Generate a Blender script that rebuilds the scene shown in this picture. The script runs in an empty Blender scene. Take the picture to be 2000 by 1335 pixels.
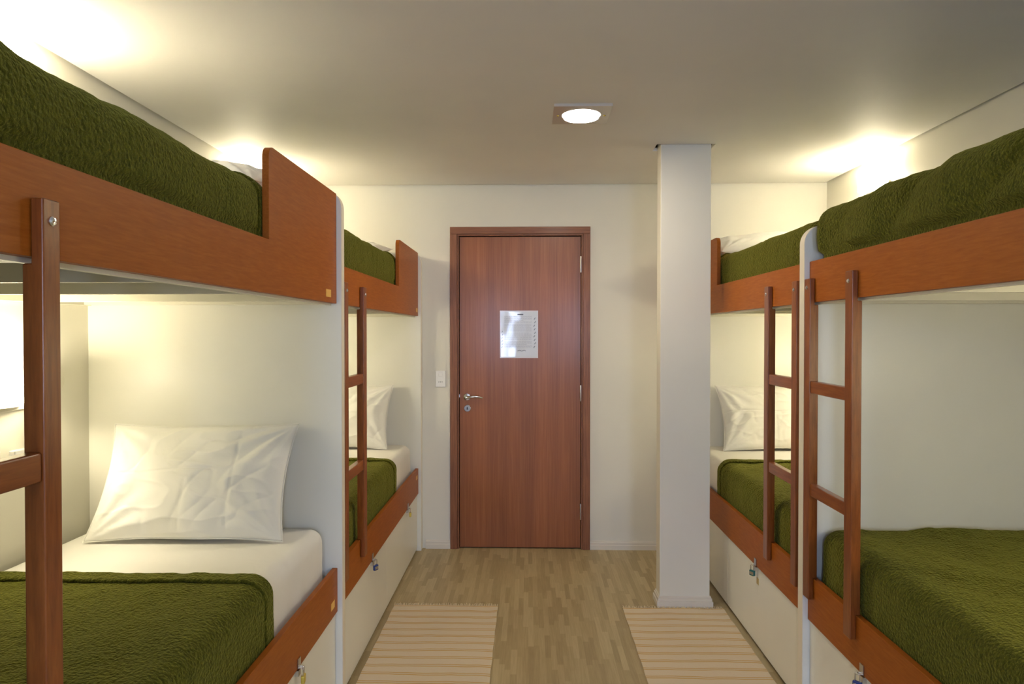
import bpy, bmesh, math, random
from mathutils import Vector, Matrix, noise

random.seed(7)
sc = bpy.context.scene
COL = sc.collection

# ------------------------------------------------------------------ camera
CAMZ = 1.470
cam_d = bpy.data.cameras.new('camera')
cam_d.sensor_width = 36.0
cam_d.lens = 24.12
cam_d.clip_start = 0.02
cam = bpy.data.objects.new('camera', cam_d)
COL.objects.link(cam)
cam.location = (0, 0, CAMZ)
cam.rotation_euler = (math.pi / 2 - 0.01306, 0, 0.0239)
sc.camera = cam

# ------------------------------------------------------------------ exposure, world, daylight
vs = sc.view_settings
vs.view_transform = 'Standard'
vs.look = 'None'
vs.exposure = 0.0
vs.gamma = 1.0
vs.use_curve_mapping = False

LAMP_UP = 9.0        # watts of the bulb in each lit wall lamp
LAMP_LOW = 9.0
LAMP_COL = (1.0, 0.88, 0.62)
SHADE_E = 62.0
CEIL_W = 10.0
DAY_W = 92.0

w = bpy.data.worlds.new('world')
sc.world = w
w.use_nodes = True
w.node_tree.nodes['Background'].inputs[0].default_value = (0.55, 0.68, 1.0, 1)
w.node_tree.nodes['Background'].inputs[1].default_value = 1.0

# room extents
BACK = 4.66          # the wall with the door
REAR = -2.60         # the wall with the window, behind the photographer
XL, XR = -1.72, 2.00
ZC = 2.472

WINDOWS = ((-0.82, -0.30), (0.50, 1.02))      # two tall unseen openings, their split invented to shape the daylight
WZ0, WZ1 = 0.90, 2.10
for i, (wx0, wx1) in enumerate(WINDOWS):
    ld = bpy.data.lights.new('daylight', 'AREA')
    ld.shape = 'RECTANGLE'
    ld.size = wx1 - wx0 + 0.1
    ld.size_y = WZ1 - WZ0 + 0.1
    ld.energy = DAY_W
    ld.color = (0.55, 0.68, 1.0)
    day = bpy.data.objects.new('daylight', ld)
    COL.objects.link(day)
    day.location = ((wx0 + wx1) / 2, REAR - 0.30, (WZ0 + WZ1) / 2 + 0.18)
    day.rotation_euler = (math.pi / 2 - 0.28, 0, 0)


# ------------------------------------------------------------------ materials
def lin(r, g, b):
    def f(c):
        c /= 255.0
        return c / 12.92 if c <= 0.04045 else ((c + 0.055) / 1.055) ** 2.4
    return (f(r), f(g), f(b), 1)


def mat(name, col, rough=0.5, metal=0.0, spec=0.5, coat=0.0, coat_rough=0.1, sheen=0.0):
    m = bpy.data.materials.new(name)
    m.use_nodes = True
    b = m.node_tree.nodes['Principled BSDF']
    b.inputs['Base Color'].default_value = (*col[:3], 1)
    b.inputs['Roughness'].default_value = rough
    b.inputs['Metallic'].default_value = metal
    b.inputs['Specular IOR Level'].default_value = spec
    b.inputs['Coat Weight'].default_value = coat
    b.inputs['Coat Roughness'].default_value = coat_rough
    b.inputs['Sheen Weight'].default_value = sheen
    return m


def N(m, kind, **kw):
    n = m.node_tree.nodes.new(kind)
    for k, v in kw.items():
        setattr(n, k, v)
    return n


def L(m, a, b):
    m.node_tree.links.new(a, b)


def coords(m, scale=(1, 1, 1), rot=(0, 0, 0), kind='Object'):
    tc = N(m, 'ShaderNodeTexCoord')
    mp = N(m, 'ShaderNodeMapping')
    mp.inputs['Scale'].default_value = scale
    mp.inputs['Rotation'].default_value = rot
    L(m, tc.outputs[kind], mp.inputs['Vector'])
    return mp.outputs['Vector']


def ramp(m, fac, stops):
    r = N(m, 'ShaderNodeValToRGB')
    e = r.color_ramp.elements
    while len(e) < len(stops):
        e.new(0.5)
    for el, (p, c) in zip(e, stops):
        el.position = p
        el.color = (*c[:3], 1)
    L(m, fac, r.inputs['Fac'])
    return r.outputs['Color']


def bump(m, height, strength=0.2, dist=0.01, normal=None):
    b = N(m, 'ShaderNodeBump')
    b.inputs['Strength'].default_value = strength
    b.inputs['Distance'].default_value = dist
    L(m, height, b.inputs['Height'])
    if normal is not None:
        L(m, normal, b.inputs['Normal'])
    return b.outputs['Normal']


def tex_noise(m, vec, scale=5, detail=3, rough=0.5, dist=0.0):
    n = N(m, 'ShaderNodeTexNoise')
    n.inputs['Scale'].default_value = scale
    n.inputs['Detail'].default_value = detail
    n.inputs['Roughness'].default_value = rough
    n.inputs['Distortion'].default_value = dist
    L(m, vec, n.inputs['Vector'])
    return n.outputs['Fac']


def P(m):
    return m.node_tree.nodes['Principled BSDF']


def painted(name, col, rough=0.6, amp=0.25, spec=0.3, scale=9):
    m = mat(name, col, rough, spec=spec)
    v = coords(m)
    c = [x * 0.965 for x in col[:3]]
    f = tex_noise(m, v, 2.2, 4)
    L(m, ramp(m, f, [(0.35, c), (0.65, col)]), P(m).inputs['Base Color'])
    h = tex_noise(m, v, scale, 5, 0.6)
    L(m, bump(m, h, amp, 0.004), P(m).inputs['Normal'])
    return m


def wood(name, c1, c2, c3, scale, rough=0.4, coat=0.0, bump_s=0.12, spec=0.4, blotch=0.0):
    """grain runs along the axis whose scale is smallest"""
    m = mat(name, c2, rough, spec=spec, coat=coat, coat_rough=0.18)
    v = coords(m, scale)
    f = tex_noise(m, v, 1.0, 8, 0.62, 0.35)
    colr = ramp(m, f, [(0.30, c1), (0.50, c2), (0.70, c3)])
    if blotch:
        v2 = coords(m, tuple(s * 0.09 for s in scale))
        f2 = tex_noise(m, v2, 1.0, 3, 0.5)
        mx = N(m, 'ShaderNodeMix', data_type='RGBA', blend_type='MULTIPLY')
        mx.inputs[0].default_value = blotch
        L(m, colr, mx.inputs[6])
        L(m, ramp(m, f2, [(0.35, (0.62, 0.56, 0.52)), (0.65, (1.15, 1.1, 1.05))]), mx.inputs[7])
        colr = mx.outputs[2]
    L(m, colr, P(m).inputs['Base Color'])
    L(m, bump(m, f, bump_s, 0.002), P(m).inputs['Normal'])
    return m


M = {}
M['wall'] = painted('wall_paint', (0.80, 0.775, 0.68), 0.55, 0.10)
M['ceiling'] = painted('ceiling_paint', (0.86, 0.845, 0.81), 0.60, 0.30, spec=0.14, scale=7)
M['dark'] = mat('painted_gap_shade', (0.10, 0.09, 0.07), 0.9)  # dark colour stands in for the shade inside gaps and recesses
M['panel'] = painted('white_laminate', (0.83, 0.82, 0.74), 0.34, 0.02, spec=0.5, scale=30)
M['edge'] = mat('edge_banding', (0.80, 0.74, 0.62), 0.45)
M['cream'] = mat('cream_board', (0.74, 0.71, 0.60), 0.5)
M['underside'] = mat('bed_base_board', (0.30, 0.31, 0.23), 0.7)
rail = (lin(146, 77, 20), lin(156, 86, 26), lin(166, 95, 33))
M['rail'] = wood('rail_laminate', rail[0], rail[1], rail[2], (150, 14, 170), 0.42, 0.0, 0.05, spec=0.14)
lad = (lin(116, 58, 22), lin(136, 74, 30), lin(152, 88, 38))
M['ladder'] = wood('ladder_wood', lad[0], lad[1], lad[2], (90, 90, 9), 0.30, 0.35, 0.08, blotch=0.5)
M['rung'] = wood('rung_wood', lad[0], lad[1], lad[2], (90, 9, 90), 0.30, 0.35, 0.08, blotch=0.4)
M['door'] = wood('door_veneer', lin(140, 82, 42), lin(151, 91, 49), lin(162, 102, 58), (90, 60, 2.2), 0.36, 0.15, 0.06, blotch=0.5)
M['jamb'] = wood('jamb_wood', lin(110, 66, 40), lin(134, 84, 54), lin(150, 100, 68), (120, 120, 5), 0.45, 0.1, 0.15)
M['jamb_top'] = wood('jamb_top_wood', lin(110, 66, 40), lin(134, 84, 54), lin(150, 100, 68), (5, 120, 120), 0.45, 0.1, 0.15)
M['chrome'] = mat('chrome', (0.78, 0.78, 0.80), 0.16, 1.0)
M['steel'] = mat('brushed_steel', (0.55, 0.54, 0.52), 0.32, 1.0)
M['brass'] = mat('brass_body', (0.72, 0.56, 0.10), 0.35, 0.6)
M['blue_plastic'] = mat('blue_plastic', (0.02, 0.05, 0.22), 0.35)
M['teal_plastic'] = mat('teal_plastic', (0.01, 0.13, 0.13), 0.35)
M['white_plastic'] = mat('white_plastic', (0.85, 0.84, 0.82), 0.35)
M['black'] = mat('black_slot', (0.02, 0.02, 0.03), 0.5)
M['sticker'] = painted('sticker_paper', (0.75, 0.46, 0.12), 0.5, 0.0)
M['sticker_pale'] = painted('pale_sticker_paper', (0.55, 0.44, 0.20), 0.5, 0.0)
M['baseboard'] = mat('baseboard_paint', (0.74, 0.69, 0.60), 0.45)


def fleece(name, c1, c2, clump=95):
    m = mat(name, c1, 0.95, spec=0.12, sheen=1.0)
    P(m).inputs['Sheen Roughness'].default_value = 0.42
    P(m).inputs['Sheen Tint'].default_value = (0.34, 0.34, 0.07, 1)
    v = coords(m)
    f = tex_noise(m, v, clump, 3, 0.6, 0.0)
    L(m, ramp(m, f, [(0.34, c1), (0.68, c2)]), P(m).inputs['Base Color'])
    vo = N(m, 'ShaderNodeTexVoronoi')
    vo.inputs['Scale'].default_value = clump * 1.25
    L(m, v, vo.inputs['Vector'])
    n1 = bump(m, vo.outputs['Distance'], 0.6, 0.008)
    L(m, bump(m, f, 0.85, 0.010, n1), P(m).inputs['Normal'])
    return m


M['fleece'] = fleece('green_fleece', (0.044, 0.047, 0.003), (0.096, 0.096, 0.007))
M['hem'] = fleece('green_fleece_hem', (0.044, 0.048, 0.003), (0.098, 0.098, 0.008))


def linen(name, col, wr=0.35):
    m = mat(name, col, 0.85, spec=0.2, sheen=0.1)
    v = coords(m)
    f = tex_noise(m, v, 9, 3, 0.5, 0.8)
    n1 = bump(m, f, wr, 0.012)
    g = tex_noise(m, v, 420, 2, 0.5)
    L(m, bump(m, g, 0.12, 0.002, n1), P(m).inputs['Normal'])
    return m


M['sheet'] = linen('bed_sheet', (0.84, 0.82, 0.77), 0.22)
M['pillow'] = linen('pillow_case', (0.86, 0.85, 0.80), 0.30)


FLOOR_C = (lin(150, 132, 96), lin(174, 156, 117), lin(196, 180, 140))


def floor_mat():
    m = mat('laminate_floor', (0.5, 0.4, 0.25), 0.42, spec=0.4)
    tc = N(m, 'ShaderNodeTexCoord')
    sep = N(m, 'ShaderNodeSeparateXYZ')
    L(m, tc.outputs['Object'], sep.inputs[0])

    def mt(op, a, b=None, c=None):
        n = N(m, 'ShaderNodeMath', operation=op)
        for i, x in enumerate((a, b, c)):
            if x is None:
                continue
            if isinstance(x, (int, float)):
                n.inputs[i].default_value = x
            else:
                L(m, x, n.inputs[i])
        return n.outputs[0]
    row = mt('FLOOR', mt('MULTIPLY', sep.outputs['X'], 1 / 0.026))
    w1 = N(m, 'ShaderNodeTexWhiteNoise', noise_dimensions='1D')
    L(m, row, w1.inputs['W'])
    cell = mt('FLOOR', mt('ADD', mt('MULTIPLY', sep.outputs['Y'], 1 / 0.23), mt('MULTIPLY', w1.outputs['Value'], 7.0)))
    cb = N(m, 'ShaderNodeCombineXYZ')
    L(m, row, cb.inputs[0])
    L(m, cell, cb.inputs[1])
    w2 = N(m, 'ShaderNodeTexWhiteNoise', noise_dimensions='2D')
    L(m, cb.outputs[0], w2.inputs['Vector'])
    f = tex_noise(m, coords(m, (150, 6, 1)), 1.0, 6, 0.6)
    tone = mt('MULTIPLY_ADD', w2.outputs['Value'], 0.42, mt('MULTIPLY', f, 0.62))
    c = ramp(m, tone, [(0.12, FLOOR_C[0]), (0.50, FLOOR_C[1]), (0.86, FLOOR_C[2])])
    L(m, c, P(m).inputs['Base Color'])
    return m


M['floor'] = floor_mat()


def rug_mat():
    m = mat('striped_cotton', (0.7, 0.6, 0.4), 0.95, spec=0.1)
    tc = N(m, 'ShaderNodeTexCoord')
    sep = N(m, 'ShaderNodeSeparateXYZ')
    L(m, tc.outputs['Object'], sep.inputs[0])
    wob = tex_noise(m, coords(m, (5, 1.2, 1)), 1.0, 2)

    def math_(op, a, b=None):
        n = N(m, 'ShaderNodeMath', operation=op)
        for i, x in enumerate((a, b)):
            if x is None:
                continue
            if isinstance(x, (int, float)):
                n.inputs[i].default_value = x
            else:
                L(m, x, n.inputs[i])
        return n.outputs[0]
    y = math_('ADD', sep.outputs['Y'], math_('MULTIPLY', wob, 0.030))
    ph = math_('FRACT', math_('MULTIPLY', y, 1 / 0.074))
    # two thin lines per repeat
    d1 = math_('ABSOLUTE', math_('SUBTRACT', ph, 0.40))
    d2 = math_('ABSOLUTE', math_('SUBTRACT', ph, 0.62))
    l1 = math_('LESS_THAN', d1, 0.040)
    l2 = math_('LESS_THAN', d2, 0.034)
    ln = math_('MAXIMUM', l1, math_('MULTIPLY', l2, 1.0))
    mid = math_('MULTIPLY', math_('LESS_THAN', math_('ABSOLUTE', math_('SUBTRACT', ph, 0.51)), 0.14), 0.20)
    fac = math_('MAXIMUM', ln, mid)
    mx = N(m, 'ShaderNodeMix', data_type='RGBA')
    L(m, fac, mx.inputs[0])
    mx.inputs[6].default_value = lin(222, 206, 178)
    mx.inputs[7].default_value = lin(206, 166, 98)
    L(m, mx.outputs[2], P(m).inputs['Base Color'])
    rib = tex_noise(m, coords(m, (60, 420, 60)), 1.0, 3)
    L(m, bump(m, rib, 0.6, 0.004), P(m).inputs['Normal'])
    return m


M['rug'] = rug_mat()
M['cotton'] = mat('cotton_yarn', lin(214, 198, 166), 0.95)


def emis(name, col, e):
    m = mat(name, (0.9, 0.9, 0.88), 0.4)
    P(m).inputs['Emission Color'].default_value = (*col, 1)
    P(m).inputs['Emission Strength'].default_value = e
    return m


M['shade_lit'] = emis('lit_frosted_glass', (1.0, 0.88, 0.62), SHADE_E)
M['shade_soft'] = emis('softly_lit_frosted_glass', (1.0, 0.88, 0.62), SHADE_E * 0.36)
M['diffuser'] = emis('lit_diffuser', (1.0, 0.95, 0.86), 12.0)
M['paper'] = mat('laminated_paper', (0.60, 0.60, 0.58), 0.22, spec=0.6, coat=0.8, coat_rough=0.06)
_v = coords(M['paper'])
L(M['paper'], bump(M['paper'], tex_noise(M['paper'], _v, 9, 2), 0.25, 0.012), P(M['paper']).inputs['Normal'])
L(M['paper'], bump(M['paper'], tex_noise(M['paper'], _v, 6, 1), 0.30, 0.012), P(M['paper']).inputs['Coat Normal'])
M['laminate_rim'] = mat('laminate_rim', (0.62, 0.55, 0.52), 0.2, spec=0.6)
M['ink'] = mat('grey_ink', (0.34, 0.34, 0.36), 0.4)
M['ink_dark'] = mat('dark_ink', (0.10, 0.10, 0.11), 0.4)

glass = bpy.data.materials.new('window_glass')
glass.use_nodes = True
nt = glass.node_tree
nt.nodes.clear()
o_ = nt.nodes.new('ShaderNodeOutputMaterial')
mix = nt.nodes.new('ShaderNodeMixShader')
tr = nt.nodes.new('ShaderNodeBsdfTransparent')
gl = nt.nodes.new('ShaderNodeBsdfGlossy')
gl.inputs['Roughness'].default_value = 0.02
mix.inputs[0].default_value = 0.06
nt.links.new(tr.outputs[0], mix.inputs[1])
nt.links.new(gl.outputs[0], mix.inputs[2])
nt.links.new(mix.outputs[0], o_.inputs[0])
M['glass'] = glass


# ------------------------------------------------------------------ mesh helpers
def box(bm, x0, x1, y0, y1, z0, z1):
    vs_ = [bm.verts.new((x, y, z)) for x in (x0, x1) for y in (y0, y1) for z in (z0, z1)]
    for f in ((0, 1, 3, 2), (4, 6, 7, 5), (0, 4, 5, 1), (2, 3, 7, 6), (0, 2, 6, 4), (1, 5, 7, 3)):
        bm.faces.new([vs_[i] for i in f])


def prism(bm, pts, axis, a0, a1):
    """extrude a closed outline along an axis; pts are the two other coordinates in order"""
    def mk(p, a):
        if axis == 0:
            return (a, p[0], p[1])
        if axis == 1:
            return (p[0], a, p[1])
        return (p[0], p[1], a)
    A = [bm.verts.new(mk(p, a0)) for p in pts]
    B = [bm.verts.new(mk(p, a1)) for p in pts]
    bm.faces.new(A)
    bm.faces.new(B[::-1])
    n = len(pts)
    for i in range(n):
        bm.faces.new((A[i], A[(i + 1) % n], B[(i + 1) % n], B[i]))


def tube(bm, path, r, seg=10, caps=True):
    path = [Vector(p) for p in path]
    rings = []
    up = None
    for i, p in enumerate(path):
        t = (path[min(i + 1, len(path) - 1)] - path[max(i - 1, 0)]).normalized()
        if up is None:
            up = Vector((0, 0, 1)) if abs(t.z) < 0.9 else Vector((1, 0, 0))
        a = t.cross(up).normalized()
        b = a.cross(t).normalized()
        up = b
        rr = r[i] if isinstance(r, (list, tuple)) else r
        rings.append([bm.verts.new(p + rr * (math.cos(2 * math.pi * k / seg) * a + math.sin(2 * math.pi * k / seg) * b)) for k in range(seg)])
    for A, B in zip(rings, rings[1:]):
        for k in range(seg):
            bm.faces.new((A[k], A[(k + 1) % seg], B[(k + 1) % seg], B[k]))
    if caps:
        bm.faces.new(rings[0][::-1])
        bm.faces.new(rings[-1])


def lathe(bm, prof, origin, axis='z', seg=40):
    """prof: list of (radius, height)"""
    O = Vector(origin)
    rings = []
    for r, h in prof:
        ring = []
        for k in range(seg):
            c, s = math.cos(2 * math.pi * k / seg), math.sin(2 * math.pi * k / seg)
            if axis == 'z':
                v = Vector((r * c, r * s, h))
            elif axis == 'y':
                v = Vector((r * c, h, r * s))
            else:
                v = Vector((h, r * c, r * s))
            ring.append(bm.verts.new(O + v))
        rings.append(ring)
    for A, B in zip(rings, rings[1:]):
        for k in range(seg):
            bm.faces.new((A[k], A[(k + 1) % seg], B[(k + 1) % seg], B[k]))
    bm.faces.new(rings[0][::-1])
    bm.faces.new(rings[-1])


def obj(name, bm, material, parent=None, loc=None, bevel=0.0, seg=2, smooth=False, angle=35):
    bmesh.ops.recalc_face_normals(bm, faces=bm.faces)
    me = bpy.data.meshes.new(name)
    if smooth or bevel:
        for f in bm.faces:
            f.smooth = True
    bm.to_mesh(me)
    bm.free()
    ob = bpy.data.objects.new(name, me)
    COL.objects.link(ob)
    me.materials.append(material)
    if smooth or bevel:
        try:
            me.set_sharp_from_angle(angle=math.radians(angle))
        except Exception:
            pass
    if bevel:
        b = ob.modifiers.new('bevel', 'BEVEL')
        b.width = bevel
        b.segments = seg
        b.limit_method = 'ANGLE'
        b.angle_limit = math.radians(40)
        b.harden_normals = True
    if loc is not None:
        ob.location = loc
    if parent is not None:
        ob.parent = parent
        # meshes are written in world coordinates: undo the parent's offset
        if loc is None:
            base = parent.matrix_local if parent.parent is None else parent.parent.matrix_local @ parent.matrix_local
            if parent.get('_world'):
                ob.location = -Vector(parent['_world'])
            ob['_world'] = (0, 0, 0)
    return ob


def thing(name, label, cat, loc=(0, 0, 0), group=None):
    o = bpy.data.objects.new(name, None)
    COL.objects.link(o)
    o.empty_display_size = 0.1
    o.location = loc
    o['_world'] = loc
    o['label'] = label
    o['category'] = cat
    if group:
        o['group'] = group
    return o


def tag(o, label, cat, group=None):
    o['label'] = label
    o['category'] = cat
    if group:
        o['group'] = group
    return o


def struct(o):
    o['kind'] = 'structure'
    return o


def arc(cx, cy, r, a0, a1, n=8):
    return [(cx + r * math.cos(math.radians(a0 + (a1 - a0) * i / n)), cy + r * math.sin(math.radians(a0 + (a1 - a0) * i / n))) for i in range(n + 1)]


def NB():
    return bmesh.new()


# ------------------------------------------------------------------ the room
bm = NB(); box(bm, XL - 0.1, XR + 0.1, REAR - 0.1, BACK + 0.3, -0.1, 0)
struct(obj('floor', bm, M['floor']))

# ceiling: a lowered plasterboard panel that stops short of the walls, leaving a shadow gap
GAP = 0.022
PX0, PX1, PY0, PY1 = 0.705, 0.972, 3.685, 3.785      # pillar
hx0, hx1, hy0, hy1 = PX0 - 0.022, PX1 + 0.022, PY0 - 0.008, PY1 + 0.03
cx0, cx1, cy0, cy1 = XL + GAP, XR - GAP, REAR + GAP, BACK - GAP
LX, LY, LR = 0.240, 3.145, 0.088                       # downlight centre and opening
bm = NB()
zt = ZC + 0.02
box(bm, cx0, hx0, cy0, cy1, ZC, zt)
box(bm, hx1, cx1, cy0, cy1, ZC, zt)
box(bm, hx0, hx1, cy0, hy0, ZC, zt)
box(bm, hx0, hx1, hy1, cy1, ZC, zt)
ceil = struct(obj('ceiling', bm, M['ceiling']))
bm = NB(); box(bm, XL - 0.1, XR + 0.1, REAR - 0.1, BACK + 0.1, ZC + 0.05, ZC + 0.15)
struct(obj('ceiling', bm, M['dark']))  # slab above the gap, coloured dark to give the gap its shade

DX0, DX1, DZ = -0.532, 0.418, 2.188     # outer edges of the door frame
bm = NB()
box(bm, XL - 0.1, DX0 + 0.03, BACK, BACK + 0.12, 0, ZC + 0.05)
box(bm, DX1 - 0.03, XR + 0.1, BACK, BACK + 0.12, 0, ZC + 0.05)
box(bm, DX0 + 0.03, DX1 - 0.03, BACK, BACK + 0.12, DZ - 0.03, ZC + 0.05)
struct(obj('wall_back', bm, M['wall']))
bm = NB(); box(bm, XL - 0.1, XL, REAR, BACK, 0, ZC + 0.05)
struct(obj('wall_left', bm, M['wall']))
bm = NB(); box(bm, XR, XR + 0.1, REAR, BACK, 0, ZC + 0.05)
struct(obj('wall_right', bm, M['wall']))
bm = NB()
xs_ = [XL - 0.1] + [v for w_ in WINDOWS for v in w_] + [XR + 0.1]
for i in range(0, len(xs_), 2):
    box(bm, xs_[i], xs_[i + 1], REAR - 0.12, REAR, 0, ZC + 0.05)
for wx0, wx1 in WINDOWS:
    box(bm, wx0, wx1, REAR - 0.12, REAR, 0, WZ0)
    box(bm, wx0, wx1, REAR - 0.12, REAR, WZ1, ZC + 0.05)
struct(obj('wall_front', bm, M['wall']))
bm = NB(); box(bm, DX0, DX1, BACK + 0.13, BACK + 0.2, 0, DZ)
struct(obj('wall_corridor', bm, M['wall']))

fr = 0.045
for i, (WX0, WX1) in enumerate(WINDOWS):
    win = bpy.data.objects.new('window_%d' % (i + 1), None); COL.objects.link(win); struct(win); win['_world'] = (0, 0, 0)
    bm = NB()
    box(bm, WX0, WX0 + fr, REAR - 0.08, REAR - 0.03, WZ0, WZ1)
    box(bm, WX1 - fr, WX1, REAR - 0.08, REAR - 0.03, WZ0, WZ1)
    box(bm, WX0 + fr, WX1 - fr, REAR - 0.08, REAR - 0.03, WZ0, WZ0 + fr)
    box(bm, WX0 + fr, WX1 - fr, REAR - 0.08, REAR - 0.03, WZ1 - fr, WZ1)
    obj('window_frame', bm, M['white_plastic'], win)
    bm = NB(); box(bm, WX0 + fr, WX1 - fr, REAR - 0.058, REAR - 0.054, WZ0 + fr, WZ1 - fr)
    obj('window_pane', bm, M['glass'], win)

# pillar
bm = NB(); box(bm, PX0, PX1, PY0, PY1, 0, ZC + 0.05)
pil = struct(obj('wall_pillar', bm, M['wall'], bevel=0.003))


def baseboard(name, x0, x1, y, sgn=-1):
    bm = NB()
    prof = [(y, 0), (y + sgn * 0.014, 0), (y + sgn * 0.014, 0.030), (y + sgn * 0.011, 0.034), (y + sgn * 0.011, 0.046), (y + sgn * 0.006, 0.056), (y, 0.058)]
    prism(bm, prof, 0, x0, x1)
    return struct(obj(name, bm, M['baseboard']))


baseboard('baseboard_back', -0.70, DX0, BACK)
baseboard('baseboard_back', DX1, XR - 0.92, BACK)
bm = NB()
for (h0, h1, t) in ((0.0, 0.034, 0.016), (0.034, 0.050, 0.011), (0.050, 0.060, 0.006)):
    box(bm, PX0 - t, PX1 + t, PY0 - t, PY1 + t, h0, h1)
struct(obj('baseboard_pillar', bm, M['baseboard'], bevel=0.0015))

# door
door = bpy.data.objects.new('door_1', None); COL.objects.link(door); struct(door)
door['_world'] = (0, 0, 0)
FW = 0.060
bm = NB()
for x0, x1, inner in ((DX0, DX0 + FW - 0.012, 1), (DX1 - FW + 0.012, DX1, -1)):
    box(bm, x0, x1, BACK - 0.016, BACK + 0.02, 0, DZ - FW + 0.012)
    if inner == 1:
        box(bm, x1, x1 + 0.012, BACK - 0.008, BACK + 0.10, 0, DZ - FW)
    else:
        box(bm, x0 - 0.012, x0, BACK - 0.008, BACK + 0.10, 0, DZ - FW)
obj('door_frame', bm, M['jamb'], door, bevel=0.002)
bm = NB()
box(bm, DX0, DX1, BACK - 0.017, BACK + 0.02, DZ - FW + 0.012, DZ)
box(bm, DX0 + FW - 0.012, DX1 - FW + 0.012, BACK - 0.009, BACK + 0.10, DZ - FW, DZ - FW + 0.012)
obj('door_head', bm, M['jamb_top'], door, bevel=0.002)
lx0, lx1 = DX0 + FW + 0.004, DX1 - FW - 0.004
bm = NB(); box(bm, lx0, lx1, BACK + 0.006, BACK + 0.041, 0.008, DZ - FW - 0.006)
leaf = obj('door_leaf', bm, M['door'], door, bevel=0.001)
bm = NB(); box(bm, DX0 + FW, DX1 - FW, BACK + 0.045, BACK + 0.1, 0, DZ - FW)
obj('door_gap_shade', bm, M['dark'], door)  # dark slab behind the leaf, painted shade for the slits round it
# handle
hx, hz, hy = -0.418, 1.035, BACK + 0.006
bm = NB(); lathe(bm, [(0.025, 0.0), (0.025, -0.006), (0.022, -0.010), (0.012, -0.012), (0.010, -0.040), (0.0095, -0.045)], (hx, hy, hz), 'y', 32)
h = obj('door_handle', bm, M['chrome'], door, smooth=True)
bm = NB()
pts = [(hx, hy - 0.040, hz), (hx + 0.012, hy - 0.048, hz + 0.001), (hx + 0.035, hy - 0.050, hz + 0.004), (hx + 0.060, hy - 0.048, hz + 0.006), (hx + 0.085, hy - 0.046, hz + 0.003), (hx + 0.108, hy - 0.042, hz - 0.004)]
tube(bm, pts, [0.009, 0.0095, 0.009, 0.009, 0.008, 0.005], 12)
obj('handle_lever', bm, M['chrome'], h, smooth=True)
bm = NB(); lathe(bm, [(0.024, 0.0), (0.024, -0.004), (0.021, -0.007), (0.0, -0.007)], (hx + 0.002, hy, 0.957), 'y', 32)
kp = obj('keyhole_plate', bm, M['chrome'], door, smooth=True)
bm = NB(); box(bm, hx - 0.002, hx + 0.005, hy - 0.0085, hy - 0.0065, 0.948, 0.966)
obj('keyhole', bm, M['black'], kp)
for z in (1.935, 1.062, 0.255):
    bm = NB(); lathe(bm, [(0.006, -0.055), (0.007, -0.050), (0.007, 0.050), (0.006, 0.055)], (lx1 + 0.002, BACK + 0.001, z), 'z', 12)
    obj('hinge', bm, M['steel'], door, smooth=True)
# lock tongue
bm = NB(); box(bm, lx0 - 0.004, lx0 + 0.001, BACK + 0.003, BACK + 0.012, 1.032, 1.052)
obj('latch', bm, M['steel'], door)

# the notice on the door
ns = thing('door_notice', 'laminated sheet of printed house rules taped to the wooden door', 'notice', (-0.062, hy, 1.462))
sx0, sx1, sz0, sz1 = -0.194, 0.066, 1.300, 1.622
bm = NB(); box(bm, sx0, sx1, hy - 0.0022, hy - 0.0004, sz0, sz1)
obj('laminate_edge', bm, M['laminate_rim'], ns)
bm = NB(); box(bm, sx0 + 0.007, sx1 - 0.007, hy - 0.0030, hy - 0.0022, sz0 + 0.008, sz1 - 0.007)
sheet = obj('paper_sheet', bm, M['paper'], ns)
bm = NB()
rr = random.Random(3)
zz = sz1 - 0.040
row = 0
while zz > sz0 + 0.060:
    x = sx0 + 0.030
    stop = sx1 - 0.044 - (0.06 * rr.random() if row % 5 == 4 else 0)
    while x < stop:
        wlen = rr.uniform(0.006, 0.020)
        box(bm, x, min(x + wlen, stop), hy - 0.0033, hy - 0.0030, zz, zz + 0.0022)
        x += wlen + 0.0025
    zz -= 0.0072
    row += 1
    if row % 7 == 0:
        zz -= 0.006
obj('printed_lines', bm, M['ink'], sheet)
bm = NB()
box(bm, -0.075, -0.035, hy - 0.0033, hy - 0.0030, sz1 - 0.030, sz1 - 0.022)
obj('printed_title', bm, M['ink_dark'], sheet)
for nm, cnt, zs, step, xs0, xm, w_ in (('right', 9, sz1 - 0.060, 0.024, sx1 - 0.030, 0.003, 1.0), ('left', 6, sz0 + 0.175, 0.021, sx0 + 0.012, 0.002, 0.7)):
    bm = NB()
    for q in range(cnt):
        z0 = zs - q * step
        x0 = xs0 + xm * math.sin(q * 2.1)
        prism(bm, [(x0, z0), (x0 + 0.004 * w_, z0 - 0.002), (x0 + 0.013 * w_, z0 + 0.012 * w_), (x0 + 0.009 * w_, z0 + 0.013 * w_)], 1, hy - 0.0034, hy - 0.0030)
    obj('margin_marks', bm, M['ink_dark'], sheet)
# signature-like mark near the foot of the sheet
bm = NB()
tube(bm, [(-0.075, hy - 0.0032, sz0 + 0.048), (-0.060, hy - 0.0032, sz0 + 0.052), (-0.045, hy - 0.0032, sz0 + 0.047), (-0.028, hy - 0.0032, sz0 + 0.053), (-0.018, hy - 0.0032, sz0 + 0.048)], 0.0018, 6)
obj('footer_mark', bm, M['ink_dark'], sheet)

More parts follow.
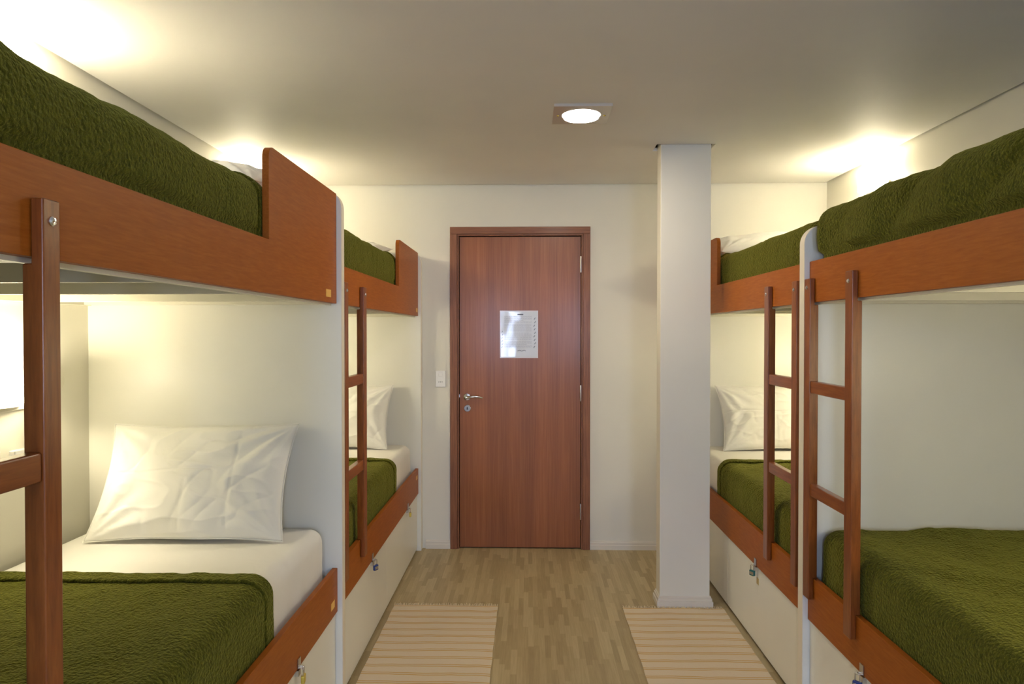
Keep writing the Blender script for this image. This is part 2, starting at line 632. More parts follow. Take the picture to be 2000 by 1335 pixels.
# light switch with socket beside the door
sw = thing('light_switch', 'white switch and socket plate on the wall left of the door', 'light switch', (-0.600, BACK, 1.155))
bm = NB(); box(bm, -0.632, -0.564, BACK - 0.009, BACK, 1.103, 1.213)
obj('cover_plate', bm, M['white_plastic'], sw, bevel=0.003)
bm = NB(); box(bm, -0.612, -0.584, BACK - 0.013, BACK - 0.009, 1.175, 1.196)
obj('rocker', bm, M['white_plastic'], sw, bevel=0.002)
bm = NB()
for dx in (-0.011, 0, 0.011):
    lathe(bm, [(0.0028, -0.0098), (0.0028, -0.0090)], (-0.598 + dx, BACK, 1.137), 'y', 10)
obj('socket_holes', bm, M['black'], sw)

# downlight
dl = thing('ceiling_downlight', 'square recessed ceiling light with a glowing round lens', 'ceiling light', (LX, LY, ZC))
S = 0.128
bm = NB()
ring_o = [(LX + S * x, LY + S * y) for x, y in ((-1, -1), (1, -1), (1, 1), (-1, 1))]
nseg = 48
inn = [(LX + LR * math.cos(2 * math.pi * k / nseg), LY + LR * math.sin(2 * math.pi * k / nseg)) for k in range(nseg)]
out = []
for k in range(nseg):
    c, s = math.cos(2 * math.pi * k / nseg), math.sin(2 * math.pi * k / nseg)
    q = S / max(abs(c), abs(s))
    out.append((LX + q * c, LY + q * s))
zb, zt2 = ZC - 0.012, ZC
Vb_o = [bm.verts.new((*p, zb)) for p in out]; Vb_i = [bm.verts.new((*p, zb)) for p in inn]
Vt_o = [bm.verts.new((*p, zt2)) for p in out]; Vt_i = [bm.verts.new((*p, zt2)) for p in inn]
for k in range(nseg):
    j = (k + 1) % nseg
    bm.faces.new((Vb_o[k], Vb_o[j], Vb_i[j], Vb_i[k]))
    bm.faces.new((Vt_o[k], Vt_i[k], Vt_i[j], Vt_o[j]))
    bm.faces.new((Vb_o[k], Vt_o[k], Vt_o[j], Vb_o[j]))
    bm.faces.new((Vb_i[k], Vb_i[j], Vt_i[j], Vt_i[k]))
obj('trim_plate', bm, mat('fitting_enamel', (0.62, 0.58, 0.52), 0.3, 0.3), dl)
bm = NB(); lathe(bm, [(LR - 0.001, 0.0), (LR - 0.001, -0.010), (LR * 0.8, -0.014), (LR * 0.4, -0.0165), (0.0, -0.017)], (LX, LY, ZC), 'z', 48)
obj('lens', bm, M['diffuser'], dl, smooth=True)
for sxx in (-1, 1):
    bm = NB(); lathe(bm, [(0.005, 0.0), (0.005, -0.003), (0.0, -0.005)], (LX + sxx * 0.106, LY, ZC - 0.012), 'z', 12)
    obj('screw', bm, M['brass'], dl, smooth=True)
pl = bpy.data.lights.new('downlight_bulb', 'AREA')
pl.shape = 'DISK'; pl.size = 0.16; pl.energy = CEIL_W; pl.color = (1.0, 0.86, 0.68)
po = bpy.data.objects.new('downlight_bulb', pl); COL.objects.link(po)
po.location = (LX, LY, ZC - 0.022); po.visible_camera = True


# ------------------------------------------------------------------ bunk beds
Z_LR0, Z_LR1 = 0.388, 0.558        # lower rail
Z_UR0, Z_UR1 = 1.584, 1.738        # upper rail
Z_RAISE = 2.008
MT_LOW = 0.722                     # lower mattress top
MT_UP = 1.893
BT = 0.020                         # board thickness

SIDES = {'left': (-1, 0.742, 1.72), 'right': (1, 1.058, 2.00)}


def bunk(side, y0, y1, head, label, raise_len=0.69):
    """y0..y1: extent of the rails; head 'far' or 'near'"""
    s, xb, xw = SIDES[side]
    depth = xw - xb
    X = lambda u: s * (xb + u)
    t = thing('bunk_bed', label, 'bunk bed', (X(depth / 2), (y0 + y1) / 2, 0), 'four wooden bunk beds along the walls')

    def ubox(bm, u0, u1, ya, yb, za, zb):
        a, b = sorted((X(u0), X(u1)))
        box(bm, a, b, ya, yb, za, zb)

    # upper rail with its raised end at the pillow
    if head == 'far':
        ys = y1 - raise_len
        prof = [(y0, Z_UR0), (y1, Z_UR0), (y1, Z_RAISE)] + arc(ys + 0.035, Z_RAISE - 0.035, 0.035, 90, 180, 8) + [(ys, Z_UR1), (y0, Z_UR1)]
    else:
        ys = y0 + raise_len
        prof = [(y0, Z_UR0), (y1, Z_UR0), (y1, Z_UR1), (ys, Z_UR1)] + arc(ys - 0.035, Z_RAISE - 0.035, 0.035, 0, 90, 8) + [(y0, Z_RAISE)]
    bm = NB(); prism(bm, prof, 0, *sorted((X(0), X(BT))))
    ur = obj('upper_rail', bm, M['rail'], t, bevel=0.0015)
    bm = NB(); ubox(bm, 0, BT, y0, y1, Z_LR0, Z_LR1)
    lr = obj('lower_rail', bm, M['rail'], t, bevel=0.0015)
    # cream structural frames behind the rails
    bm = NB()
    ubox(bm, BT, BT + 0.013, y0, y1, Z_UR0 - 0.008, Z_UR1 - 0.03)
    ubox(bm, depth - 0.015, depth - 0.002, y0, y1, Z_UR0 - 0.008, Z_UR1 - 0.03)
    obj('side_frame', bm, M['cream'], t, bevel=0.001)
    for yy in [v for v in (y1 - 0.045, y1 - 0.30, y1 - 0.76, y1 - 1.20, y1 - 1.62) if v > y0]:
        bm = NB(); ubox(bm, BT + 0.013, depth - 0.015, yy, yy + 0.02, Z_UR0 - 0.006, Z_UR0 + 0.085)
        obj('cross_bar', bm, M['cream'], t, bevel=0.001)
    bm = NB(); ubox(bm, BT + 0.013, depth - 0.015, y0, y1, Z_UR0 + 0.086, Z_UR0 + 0.100)
    obj('upper_base', bm, M['underside'], t)
    bm = NB(); ubox(bm, BT, depth - 0.002, y0, y1, Z_LR0 + 0.01, Z_LR0 + 0.028)
    obj('lower_base', bm, M['underside'], t)
    # lockers under the lower bed
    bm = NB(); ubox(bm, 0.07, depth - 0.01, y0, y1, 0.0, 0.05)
    obj('plinth', bm, M['dark'], t)  # shade of the toe gap is put into the plinth's dark colour
    ym = (y0 + y1) / 2 + (0.05 if side == 'right' else -0.03)
    doors = []
    for a, b in ((y0 + 0.002, ym - 0.0015), (ym + 0.0015, y1 - 0.002)):
        bm = NB(); ubox(bm, 0.008, 0.026, a, b, 0.018, Z_LR0 - 0.004)
        doors.append(obj('locker_door', bm, M['panel'], t, bevel=0.001))
    return t, ur, lr, doors, X, ubox, depth


def end_panel(t, name, X, depth, ya, yb, top, r=0.07, over=0.018):
    bm = NB()
    # outline in (u,z), aisle side rounded at the top
    pts = [(-over, 0.0), (depth, 0.0), (depth, top)] + [(-over + r - r * math.sin(math.radians(a)), top - r + r * math.cos(math.radians(a))) for a in range(0, 91, 9)]
    pts = [(X(u), z) for u, z in pts]
    prism(bm, pts, 1, ya, yb)
    o = obj(name, bm, M['panel'], t, bevel=0.0015)
    # the pale edge strip that runs round the board towards the aisle
    bm = NB()
    path = [(-over, 0.0)] + [(-over + r - r * math.sin(math.radians(a)), top - r + r * math.cos(math.radians(a))) for a in range(90, -1, -9)] + [(depth, top)]
    prev = None
    for i, (u, z) in enumerate(path):
        # outward normal
        a = Vector(path[max(i - 1, 0)]); b = Vector(path[min(i + 1, len(path) - 1)])
        d = (b - a).normalized(); nrm = Vector((-d.y, d.x))
        q = [(u, z), (u + nrm.x * 0.0012, z + nrm.y * 0.0012)]
        cur = [bm.verts.new((X(p[0]), yy, p[1])) for p in q for yy in (ya + 0.001, yb - 0.001)]
        if prev:
            for i0, i1 in ((0, 1), (1, 3), (3, 2), (2, 0)):
                bm.faces.new((prev[i0], prev[i1], cur[i1], cur[i0]))
        else:
            bm.faces.new((cur[0], cur[1], cur[3], cur[2]))
        prev = cur
    bm.faces.new((prev[2], prev[3], prev[1], prev[0]))
    obj('edge_strip', bm, M['edge'], o)
    return o


def ladder(t, X, ya, yb, pw=0.050):
    """two notched posts (their near edges at ya and yb) and the rungs between them"""
    out, inn = -0.020, 0.013
    zt_, zb_ = 1.672, 0.480
    for y in (ya, yb):
        bm = NB()
        # outline in (u,z) with a notch for each rail
        prof = [(out, zb_), (-0.0005, zb_), (-0.0005, Z_LR1 + 0.001), (inn, Z_LR1 + 0.001), (inn, Z_UR0 - 0.010), (-0.0005, Z_UR0 - 0.010), (-0.0005, zt_), (out, zt_)]
        prism(bm, [(X(u), z) for u, z in prof], 1, y, y + pw)
        p = obj('ladder_post', bm, M['ladder'], t, bevel=0.003)
        for z in (Z_UR0 + 0.055,):
            bm = NB()
            s = 1 if X(1) > 0 else -1
            lathe(bm, [(0.0075, 0.0), (0.0075, -0.0015 * s), (0.005, -0.0045 * s), (0.0, -0.0055 * s)], (X(out), y + pw / 2, z), 'x', 16)
            obj('bolt', bm, M['chrome'], p, smooth=True)
    for z in (1.292, 0.912):
        bm = NB()
        a, b = sorted((X(out + 0.004), X(inn - 0.002)))
        box(bm, a, b, ya + pw, yb, z - 0.045, z)
        obj('ladder_rung', bm, M['rung'], t, bevel=0.004)


def hasp(door, X, y, z=Z_LR0):
    s = 1 if X(1) > 0 else -1
    bm = NB()
    a, b = sorted((X(-0.001), X(-0.004)))
    box(bm, a, b, y - 0.012, y + 0.012, z + 0.004, z + 0.034)
    a, b = sorted((X(-0.004), X(0.009)))
    box(bm, a, b, y - 0.011, y + 0.011, z - 0.022, z - 0.004)
    # the staple the padlock goes through
    tube(bm, [(X(-0.004), y - 0.006, z + 0.004), (X(-0.016), y - 0.006, z + 0.004), (X(-0.020), y, z + 0.004), (X(-0.016), y + 0.006, z + 0.004), (X(-0.004), y + 0.006, z + 0.004)], 0.0018, 8)
    obj('hasp', bm, M['steel'], door)


def padlock(X, y, z, body_mat, label, yaw=0.0, white_front=False, tilt=0.0):
    """z is the height of the staple it hangs from"""
    root = thing('padlock', label, 'padlock', (X(-0.016), y, z), 'small padlocks on the locker hasps')
    root.rotation_euler = (tilt, 0, yaw)
    bm = NB()
    w_, top, leg = 0.008, 0.0035, -0.026
    pts = [(0, -w_, leg), (0, -w_, -0.006)] + [(0, w_ * math.cos(math.radians(a)), -0.006 + w_ * 1.1 * math.sin(math.radians(a))) for a in range(165, 0, -15)] + [(0, w_, -0.006), (0, w_, leg)]
    tube(bm, pts, 0.0022, 8)
    obj('shackle', bm, M['chrome'], root, loc=(0, 0, 0), smooth=True)
    bm = NB(); box(bm, -0.0065, 0.0065, -0.014, 0.014, -0.050, -0.024)
    b = obj('lock_body', bm, body_mat, root, loc=(0, 0, 0), bevel=0.004, seg=3)
    if white_front:
        bm = NB(); box(bm, -0.0072, 0.0072, -0.0105, 0.0105, -0.044, -0.031)
        obj('lock_plate', bm, M['steel'], b, loc=(0, 0, 0), bevel=0.0006)
    bm = NB(); lathe(bm, [(0.004, -0.052), (0.004, -0.049)], (0, 0, 0), 'z', 14)
    obj('key_cylinder', bm, M['brass'], b, loc=(0, 0, 0))
    return root


def sticker(parent, X, u, y, z, w_=0.024, h_=0.020, m=None):
    bm = NB()
    a, b = sorted((X(u), X(u - 0.0008)))
    box(bm, a, b, y - w_ / 2, y + w_ / 2, z - h_ / 2, z + h_ / 2)
    o = obj('inventory_sticker', bm, m or M['sticker'], parent)
    return o


YM_L0, YM_L1 = 2.640, 2.680     # shared end panel between the left beds
YM_R0, YM_R1 = 2.612, 2.658
YF = 4.600                       # far panel of the far beds

# near left
tNL, urNL, lrNL, dNL, XL_, _, depL = bunk('left', 0.68, YM_L0, 'far', 'near left wooden bunk bed, its ladder cut off by the picture edge')
end_panel(tNL, 'head_panel', XL_, depL, YM_L0, YM_L1, 2.022)
end_panel(tNL, 'foot_panel', XL_, depL, 0.63, 0.68, 1.88)
ladder(tNL, XL_, 0.675, 1.006, 0.038)
hasp(dNL[1], XL_, 2.185)
sticker(urNL, XL_, 0, 2.532, 1.618, 0.062, 0.028)
sticker(lrNL, XL_, 0, 2.575, 0.436, 0.046, 0.028)
# far left
tFL, urFL, lrFL, dFL, XL_, _, depL = bunk('left', YM_L1, YF, 'far', 'far left wooden bunk bed ending at the door wall, left of the switch', 0.68)
end_panel(tFL, 'head_panel', XL_, depL, YF, BACK - 0.002, 2.012)
ladder(tFL, XL_, 2.690, 3.000)
hasp(dFL[0], XL_, 3.235)
hasp(dFL[1], XL_, 4.190)
sticker(urFL, XL_, 0, 4.545, 1.622, 0.055, 0.026)
sticker(lrFL, XL_, 0, 4.535, 0.508, 0.055, 0.026)
# near right
tNR, urNR, lrNR, dNR, XR_, _, depR = bunk('right', 0.66, YM_R0, 'near', 'near right wooden bunk bed whose ladder stands in full view beside the white end panel')
end_panel(tNR, 'foot_panel', XR_, depR, YM_R0, YM_R1, 1.876)
end_panel(tNR, 'head_panel', XR_, depR, 0.61, 0.66, 2.02)
ladder(tNR, XR_, 2.228, 2.560)
hasp(dNR[1], XR_, 2.185)
# far right
tFR, urFR, lrFR, dFR, XR_, _, depR = bunk('right', YM_R1, YF, 'far', 'far right wooden bunk bed partly hidden behind the pale pillar', 0.72)
end_panel(tFR, 'head_panel', XR_, depR, YF, BACK - 0.002, 2.012)
ladder(tFR, XR_, 2.686, 3.000)
hasp(dFR[0], XR_, 3.205)
hasp(dFR[1], XR_, 4.200)
sticker(dFR[0], XR_, 0.008, 3.20, 0.318, 0.030, 0.030, M['sticker_pale'])

PZ = Z_LR0 + 0.004
padlock(XL_, 2.185, PZ, M['brass'], 'brass padlock on the locker of the near left bunk', 0.15)
padlock(XL_, 3.235, PZ, M['blue_plastic'], 'blue padlock hanging from the hasp below the far left ladder', -0.5, True)
padlock(XL_, 4.190, PZ, M['brass'], 'brass padlock on the far left bunk, closest to the door', 0.2)
padlock(XR_, 2.185, PZ, M['blue_plastic'], 'blue padlock with a metal face on the near right bunk locker', 0.7, True)
padlock(XR_, 3.205, PZ, M['teal_plastic'], 'teal padlock above a pale sticker on the far right bunk locker', 0.6, True)


# ------------------------------------------------------------------ bedding
def fbm(x, y, z=0.0, o=3):
    return noise.fractal(Vector((x, y, z)), 1.0, 2.0, o)


def slab(name, X, u0, u1, ya, yb, zb, zt_, r, material, disp=None, round_a=True, round_b=True, ny=90, nu=70, parent=None, shell=None, cap_a=False, cap_b=False):
    """soft rounded block swept along y. The cross-section goes up the aisle side, over the top and down the wall side."""
    bm = NB()

    def section(inset):
        a, b, top = u0 + inset, u1 - inset, zt_ - inset
        P_ = []
        ns_ = 10
        for i in range(ns_):
            P_.append((a, zb + (top - r - zb) * i / ns_))
        na = 8
        for i in range(na):
            th = math.pi / 2 * i / na
            P_.append((a + r - r * math.cos(th), top - r + r * math.sin(th)))
        for i in range(nu + 1):
            P_.append((a + r + (b - a - 2 * r) * i / nu, top))
        for i in range(1, na + 1):
            th = math.pi / 2 * i / na
            P_.append((b - r + r * math.sin(th), top - r + r * math.cos(th)))
        for i in range(1, ns_ + 1):
            P_.append((b, top - r - (top - r - zb) * i / ns_))
        return P_
    rows = []
    for j in range(ny + 1):
        y = ya + (yb - ya) * j / ny
        # denser at the ends
        tt = j / ny
        y = ya + (yb - ya) * (0.5 - 0.5 * math.cos(math.pi * tt)) * 0.6 + (yb - ya) * tt * 0.4
        d = 1e9
        if round_a:
            d = min(d, y - ya)
        if round_b:
            d = min(d, yb - y)
        inset = 0.0
        if d < r:
            inset = r - math.sqrt(max(0.0, r * r - (r - d) ** 2))
        sec = section(inset)
        row = []
        m_ = len(sec)
        for i, (u, z) in enumerate(sec):
            p = Vector((u, z)); a = Vector(sec[max(i - 1, 0)]); b = Vector(sec[min(i + 1, m_ - 1)])
            dd = (b - a).normalized(); nrm = Vector((-dd.y, dd.x))
            k = disp(u, y, z) if disp else 0.0
            if i < 4 or i > m_ - 5:
                k = min(k, 0.0)
            p = p + nrm * k
            row.append(bm.verts.new((X(p.x), y, p.y)))
        rows.append(row)
    for A, B in zip(rows, rows[1:]):
        for i in range(len(A) - 1):
            bm.faces.new((A[i], A[i + 1], B[i + 1], B[i]))
        if shell is None:
            bm.faces.new((A[-1], A[0], B[0], B[-1]))
    if shell is None or cap_a:
        bm.faces.new(rows[0])
    if shell is None or cap_b:
        bm.faces.new(rows[-1][::-1])
    o = obj(name, bm, material, parent, smooth=True, angle=60)
    if shell:
        # a sheet of cloth: make sure that the normals look outwards, then give it thickness inwards
        me = o.data
        top_face = max(me.polygons, key=lambda f: f.center.z)
        if top_face.normal.z < 0:
            me.flip_normals()
        so = o.modifiers.new('thickness', 'SOLIDIFY')
        so.thickness = shell
        so.offset = -1.0
    return o


def mattress(X, depth, ya, yb, zb, zt_, label, seed):
    def d(u, y, z):
        side = 1.0 if u < 0.08 else 0.0
        return 0.003 * fbm(u * 3, y * 3, seed) + side * 0.0035 * fbm(y * 22, z * 5, seed + 4)
    o = slab('mattress', X, 0.045, depth - 0.036, ya, yb, zb, zt_, 0.05, M['sheet'], d)
    tag(o, label, 'mattress', 'sheeted mattresses on the bunks')
    return o


def blanket(X, depth, ya, yb, zt_, zb, label, seed, hem=True, round_a=True, round_b=False, lump=0.006, folds=0.0, hem_at='b', bulge=0.0, outer=0.0):
    r = 0.062
    u0 = 0.031 - outer
    rail_top = Z_LR1 if zt_ < 1.2 else Z_UR1

    def d(u, y, z):
        k = lump * fbm(u * 4.5, y * 4.0, seed) + 0.0022 * fbm(u * 26, y * 26, z * 26 + seed, 2)
        if u < 0.20:
            k += bulge * math.sin(max(0.0, min(1.0, (z - zb) / (zt_ - zb))) * math.pi)
        if folds and u < 0.3:
            # slanting creases hanging down the aisle side
            q = ((yb - y) * 1.0 - (z - zb) * 1.5 - u * 1.1) * 15.0 + 1.7 * fbm(y * 1.7, z * 1.5, seed)
            fade = max(0.0, 1 - u / 0.13) * min(1.0, 0.35 + 0.65 * abs(fbm(y * 1.3, 4.0, seed)) * 3)
            k += folds * fade * abs(math.sin(q * 0.5)) ** 0.7
        k = max(k, -0.0035)
        if u < 0.08 and (z < rail_top + 0.01 or (hem_at == 'b' and y > yb - 0.085) or (hem_at == 'a' and y < ya + 0.20)):
            k = min(k, 0.0025)
        low = max(0.0, min(1.0, (z - rail_top + 0.005) / 0.04))
        if u < 0.08:
            k *= 0.25 + 0.75 * low
        if u > depth - 0.10:
            k *= 0.3
        return k
    o = slab('blanket', X, u0, depth - 0.022, ya, yb, zb, zt_ + 0.013, r, M['fleece'], d, round_a, round_b, 150, 90, shell=0.005, cap_a=round_a, cap_b=round_b)
    tag(o, label, 'blanket', 'green fleece blankets on the bunks')
    if hem:
        hw = 0.060
        ye = yb if hem_at == 'b' else ya
        a, b = (ye - hw, ye + 0.006) if hem_at == 'b' else (ye - 0.006, ye + hw)
        hr = 0.008

        def dh(u, y, z):
            e = min(y - a, b - y)
            lift = 0.0 if e >= hr else -(hr - math.sqrt(max(0.0, hr * hr - (hr - e) ** 2)))
            return d(u, y, z) + 0.0012 * fbm(y * 8, u * 14, seed) + lift
        slab('folded_hem', X, u0 - 0.005, depth - 0.018, a, b, zb, zt_ + 0.0235, r + 0.008, M['hem'], dh, False, False, 22, 90, parent=o, shell=0.004)
    return o


def pillow(name, w_, h_, th, loc, rot, label, seed, res=110):
    bm = NB()
    rows = [[], []]
    for side_ in (1, -1):
        for j in range(res + 1):
            v = -1 + 2 * j / res
            row = []
            for i in range(res + 1):
                u = -1 + 2 * i / res
                # edges bow inward a little, corners stay pointed
                ex = 1 - 0.075 * (1 - v * v)
                ey = 1 - 0.065 * (1 - u * u) + 0.012 * math.sin(u * 5 + seed) * (1 - u * u)
                x = u * ex * w_ / 2
                y = v * ey * h_ / 2
                a = max(0.0, 1 - abs(u) ** 2.6)
                b = max(0.0, 1 - abs(v) ** 2.4)
                k = (a * b) ** 0.55
                z = side_ * th / 2 * k
                if side_ > 0:
                    q = min(1.0, k * 1.6)
                    # tension folds that run in from the corners, and soft dents
                    wv = 0.0
                    for (cx, cy) in ((-1, -1), (1, -1), (1, 1), (-1, 1)):
                        dx, dy = u - cx, (v - cy) * h_ / w_
                        rr_ = math.hypot(dx, dy)
                        ang = math.atan2(dy, dx)
                        wv += 0.0042 * math.sin(ang * 15 + seed + cx * 2 + cy) * math.exp(-((rr_ - 0.42) / 0.34) ** 2)
                    n_ = fbm(u * 1.4 + seed, v * 1.2, seed, 2)
                    rid = (1 - abs(noise.noise(Vector((u * 2.2 + v * 1.3 + seed, v * 2.6 - u * 0.6, seed * 3.1))))) ** 7
                    rid2 = (1 - abs(noise.noise(Vector((u * 3.8 - v * 1.5 - seed, v * 1.6, seed * 1.7))))) ** 9
                    # pressed creases left by folding
                    cr = -0.0030 * math.exp(-((v - 0.10 - 0.03 * math.sin(u * 4 + seed)) / 0.020) ** 2) * (1 if u < 0.25 else 0)
                    cr -= 0.0034 * math.exp(-((u - 0.46 - 0.02 * math.sin(v * 3 + seed)) / 0.016) ** 2)
                    cr -= 0.0026 * math.exp(-((u + 0.03 - 0.02 * v) / 0.016) ** 2) * (1 if v < -0.05 else 0)
                    z += q * cr
                    z += q * (wv + 0.016 * n_ + 0.0045 * rid - 0.0040 * rid2)
                    z = max(z, 0.0005)
                row.append(bm.verts.new((x, y, z)))
            rows[0 if side_ > 0 else 1].append(row)
    for s_ in (0, 1):
        R = rows[s_]
        for j in range(res):
            for i in range(res):
                bm.faces.new((R[j][i], R[j][i + 1], R[j + 1][i + 1], R[j + 1][i]))
    bmesh.ops.remove_doubles(bm, verts=bm.verts, dist=0.0012)
    o = obj(name, bm, M['pillow'], smooth=True, angle=180)
    o.location = loc
    o.rotation_euler = rot
    tag(o, label, 'pillow', 'white pillows on the bunks')
    # stitched seam round the edge
    bm = NB()
    ring = []
    for k in range(4):
        for i in range(24):
            t_ = -1 + 2 * i / 24
            u, v = ((t_, -1), (1, t_), (-t_, 1), (-1, -t_))[k]
            ring.append(((u * (1 - 0.075 * (1 - v * v)) * w_ / 2) * 1.004, (v * (1 - 0.065 * (1 - u * u) + 0.012 * math.sin(u * 5 + seed) * (1 - u * u)) * h_ / 2) * 1.006, 0.0))
    ring.append(ring[0])
    tube(bm, ring, 0.0022, 6, caps=False)
    obj('seam', bm, M['pillow'], o, loc=(0, 0, 0), smooth=True)
    return o


zlb, zub = Z_LR0 + 0.029, Z_UR0 + 0.101
for X, dep, y0, y1, head, who in ((XL_, depL, 0.68, YM_L0, 'far', 'near left'), (XL_, depL, YM_L1, YF, 'far', 'far left'), (XR_, depR, 0.66, YM_R0, 'near', 'near right'), (XR_, depR, YM_R1, YF, 'far', 'far right')):
    ga, gb = (0.026, 0.004) if head == 'far' else (0.004, 0.026)
    mattress(X, dep, y0 + ga, y1 - gb, zlb, MT_LOW, 'white sheeted mattress on the lower level of the ' + who + ' bunk', len(who))
    mattress(X, dep, y0 + ga, y1 - gb, zub, MT_UP, 'white sheeted mattress on the upper level of the ' + who + ' bunk', len(who) + 3)
zlo, zup = zlb + 0.06, Z_UR1 - 0.018
blanket(XL_, depL, 0.686, 2.045, MT_LOW, zlo, 'green fleece blanket on the near left lower bed, folded back below the large pillow', 1.3, lump=0.006)
blanket(XL_, depL, 0.686, 2.00, MT_UP + 0.012, zup, 'dark green fleece blanket on the near left top bunk, close under the ceiling', 5.1, lump=0.011, bulge=0.012)
blanket(XL_, depL, YM_L1 + 0.005, 3.965, MT_LOW, zlo, 'green fleece blanket on the far left lower bed, seen behind the ladder', 2.2, lump=0.006)
blanket(XL_, depL, YM_L1 + 0.005, 3.99, MT_UP + 0.024, zup, 'green fleece blanket on the far left top bunk', 3.7, lump=0.012, bulge=0.008)
blanket(XR_, depR, 1.20, YM_R0 - 0.005, MT_LOW + 0.010, zlo, 'green fleece blanket covering the whole near right lower bed', 7.7, hem_at='a', round_a=False, round_b=True, lump=0.014)
blanket(XR_, depR, 1.20, YM_R0 - 0.005, MT_UP + 0.022, zup, 'green fleece blanket with slanting folds on the near right top bunk', 8.8, hem_at='a', round_a=False, round_b=True, lump=0.014, folds=0.030, bulge=0.004)
blanket(XR_, depR, YM_R1 + 0.005, 3.955, MT_LOW, zlo, 'green fleece blanket on the far right lower bed, behind the ladder', 4.4, lump=0.006)
blanket(XR_, depR, YM_R1 + 0.005, 4.05, MT_UP + 0.010, zup, 'green fleece blanket on the far right top bunk beside the pillar', 6.5, lump=0.012)

R = math.radians
pillow('pillow', 0.70, 0.44, 0.15, (-1.225, 2.492, MT_LOW + 0.205), (R(62), 0, R(2)), 'large white pillow leaning on the panel of the near left lower bed', 1.0)
pillow('pillow', 0.68, 0.44, 0.15, (-1.24, 4.46, MT_LOW + 0.205), (R(64), 0, R(-2)), 'white pillow leaning at the head of the far left lower bed', 2.6)
pillow('pillow', 0.70, 0.44, 0.15, (1.58, 4.46, MT_LOW + 0.205), (R(64), 0, R(2)), 'white pillow leaning at the head of the far right lower bed', 4.2)
pillow('pillow', 0.66, 0.44, 0.16, (-1.20, 2.385, MT_UP + 0.100), (R(10), 0, 0), 'white pillow peeking over the raised rail of the near left top bunk', 3.3)
pillow('pillow', 0.66, 0.44, 0.13, (-1.235, 4.345, MT_UP + 0.098), (R(10), 0, 0), 'white pillow peeking over the raised rail of the far left top bunk', 5.3)
pillow('pillow', 0.70, 0.46, 0.17, (1.50, 4.34, MT_UP + 0.110), (R(12), 0, 0), 'white pillow on the far right top bunk under the wall lamp', 6.1)


# ------------------------------------------------------------------ wall lamps
def wall_lamp(side, y, z, label, watts, glass_mat='shade_lit'):
    s = -1 if side == 'left' else 1
    xw = XL if side == 'left' else XR
    Xf = lambda d: xw - s * d          # distance out from the wall
    t = thing('wall_lamp', label, 'wall lamp', (xw, y, z), 'bedside wall lamps')
    ln = 0.125
    bm = NB(); box(bm, *sorted((Xf(0.0), Xf(0.014))), y - ln, y + ln, z - 0.070, z - 0.005)
    obj('back_plate', bm, M['cream'], t, bevel=0.002)

    def half(n=18, a=ln - 0.006, d=0.095, off=0.014):
        return [(Xf(off + d * math.sin(math.pi * i / n)), y - a * math.cos(math.pi * i / n)) for i in range(n + 1)]
    # tray that carries the glass
    bm = NB(); prism(bm, half(d=0.050, a=ln - 0.035), 2, z - 0.052, z - 0.044)
    obj('tray', bm, M['cream'], t)
    # curved frosted glass, open at top and bottom
    bm = NB()
    A = half(a=ln - 0.012); Bq = half(a=ln - 0.016, d=0.091)
    for i in range(len(A) - 1):
        for P0, P1 in ((A[i], A[i + 1]), (Bq[i + 1], Bq[i])):
            v = [bm.verts.new((*P0, z - 0.036)), bm.verts.new((*P1, z - 0.036)), bm.verts.new((*P1, z + 0.045)), bm.verts.new((*P0, z + 0.045))]
            bm.faces.new(v)
        for zz_ in (z - 0.036, z + 0.045):
            bm.faces.new([bm.verts.new((*q, zz_)) for q in (A[i], A[i + 1], Bq[i + 1], Bq[i])])
    bmesh.ops.remove_doubles(bm, verts=bm.verts, dist=0.0002)
    obj('glass_shade', bm, M[glass_mat], t, smooth=True)
    l = bpy.data.lights.new('lamp_bulb', 'POINT')
    l.energy = watts
    l.color = LAMP_COL
    l.shadow_soft_size = 0.022
    lo = bpy.data.objects.new('lamp_bulb', l)
    COL.objects.link(lo)
    lo.parent = t
    lo.location = (Xf(0.055) - xw, 0, 0.016)
    return t


wall_lamp('left', 2.17, 1.283, 'lit frosted glass lamp on the wall of the near left lower bed', LAMP_LOW * 1.4, 'shade_soft')
wall_lamp('left', 2.14, 2.32, 'lit lamp on the wall above the near left top bunk blanket', LAMP_UP)
wall_lamp('left', 4.05, 1.283, 'lit lamp on the wall of the far left lower bed', LAMP_LOW)
wall_lamp('left', 4.05, 2.32, 'lit lamp on the wall above the far left top bunk pillow', LAMP_UP)
wall_lamp('right', 3.97, 1.283, 'lit lamp on the wall of the far right lower bed', LAMP_LOW)
wall_lamp('right', 3.97, 2.32, 'glowing wall lamp above the far right top bunk', LAMP_UP)
wall_lamp('right', 1.15, 1.275, 'lit lamp on the wall of the near right lower bed', LAMP_LOW)

# small fittings on the wall of the near left lower bed
o = thing('wall_socket', 'white socket box on the wall under the near left lamp', 'socket', (XL, 2.27, 1.06))
bm = NB(); box(bm, XL, XL + 0.022, 2.225, 2.310, 1.035, 1.080)
obj('socket_box', bm, M['white_plastic'], o, bevel=0.004)
bm = NB()
for dy in (-0.011, 0, 0.011):
    lathe(bm, [(0.0025, 0.0215), (0.0025, 0.0228)], (XL, 2.268 + dy, 1.058), 'x', 10)
obj('socket_holes', bm, M['black'], o)
bm = NB(); lathe(bm, [(0.036, 0.0), (0.036, 0.003), (0.032, 0.006), (0.0, 0.0065)], (XL, 2.462, 1.295), 'x', 32)
tag(obj('cover_disc', bm, M['cream'], smooth=True), 'round cream cover plate on the wall, half behind the near left ladder', 'cover plate')


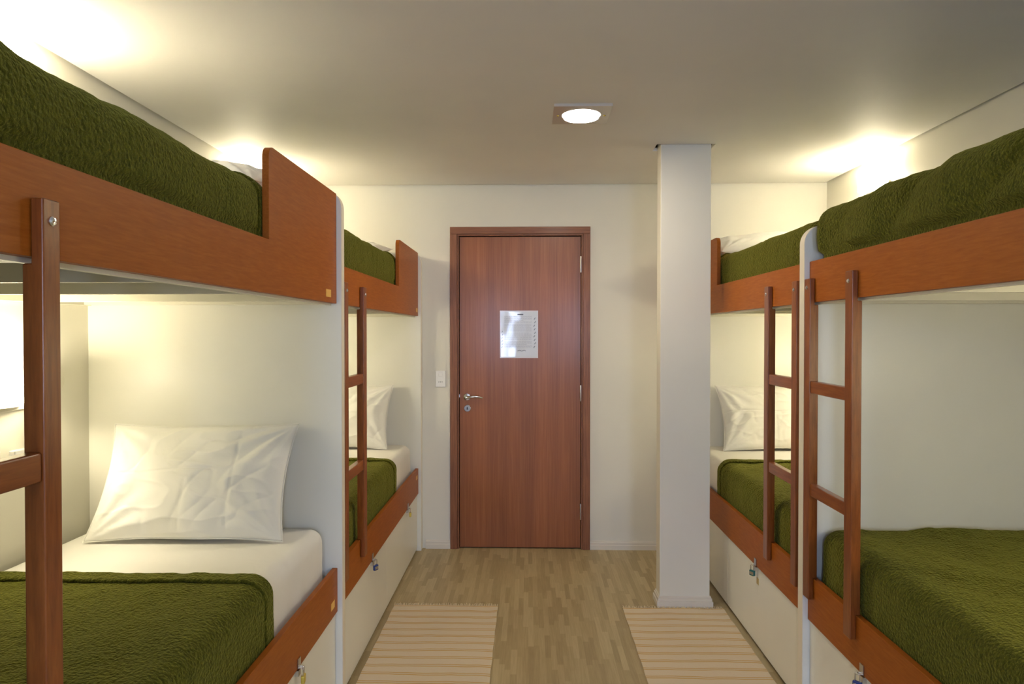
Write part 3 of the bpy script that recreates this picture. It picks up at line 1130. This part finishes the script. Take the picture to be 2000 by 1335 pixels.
# ------------------------------------------------------------------ rugs
def rug(x0, x1, ya, yb, label, seed):
    cx, cy = (x0 + x1) / 2, (ya + yb) / 2
    t = thing('striped_rug', label, 'rug', (cx, cy, 0), 'two striped cotton rugs')
    nx, ny = 40, 130
    bm = NB()
    top = []
    for j in range(ny + 1):
        y = ya + (yb - ya) * j / ny
        row = []
        for i in range(nx + 1):
            f = i / nx
            x = x0 + (x1 - x0) * f
            if i in (0, nx):
                x += 0.0012 * math.sin(y * 31 + seed)
            z = 0.006 + 0.0018 * fbm(x * 5, y * 9, seed) + 0.0015 * max(0, fbm(x * 2, y * 14, seed + 9))
            row.append(bm.verts.new((x - cx, y - cy, z)))
        top.append(row)
    for A, B in zip(top, top[1:]):
        for i in range(nx):
            bm.faces.new((A[i], A[i + 1], B[i + 1], B[i]))
    # thickness
    edge = [top[0][i] for i in range(nx + 1)] + [top[j][nx] for j in range(1, ny + 1)] + [top[ny][i] for i in range(nx - 1, -1, -1)] + [top[j][0] for j in range(ny - 1, 0, -1)]
    low = [bm.verts.new((v.co.x, v.co.y, 0.0006)) for v in edge]
    n = len(edge)
    for i in range(n):
        bm.faces.new((edge[i], edge[(i + 1) % n], low[(i + 1) % n], low[i]))
    bm.faces.new(low[::-1])
    obj('woven_field', bm, M['rug'], t, loc=(0, 0, 0), smooth=True, angle=50)
    for yy, d in ((yb, 1), (ya, -1)):
        bm = NB()
        k = 0
        x = x0 + 0.002
        rn = random.Random(seed * 7 + d)
        while x < x1:
            dx = rn.uniform(-0.013, 0.013)
            ln = rn.uniform(0.024, 0.042)
            pts = [(x - cx, (yy - 0.004 * d) - cy, 0.005), (x + dx * 0.4 - cx, yy + d * ln * 0.5 - cy, 0.0065), (x + dx - cx, yy + d * ln - cy, 0.0028)]
            tube(bm, pts, [0.0028, 0.0028, 0.0016], 6)
            x += rn.uniform(0.0065, 0.010)
        f = obj('fringe', bm, M['cotton'], t, loc=(0, 0, 0))
        f['kind'] = 'stuff'
    return t


rug(-0.721, -0.163, 2.28, 3.665, 'striped cotton rug on the left of the aisle, beside the far left bunk', 1)
rug(0.502, 1.037, 2.28, 3.655, 'striped cotton rug on the right of the aisle, before the pillar', 2)

# housekeeping
for o in bpy.data.objects:
    if '_world' in o.keys():
        del o['_world']
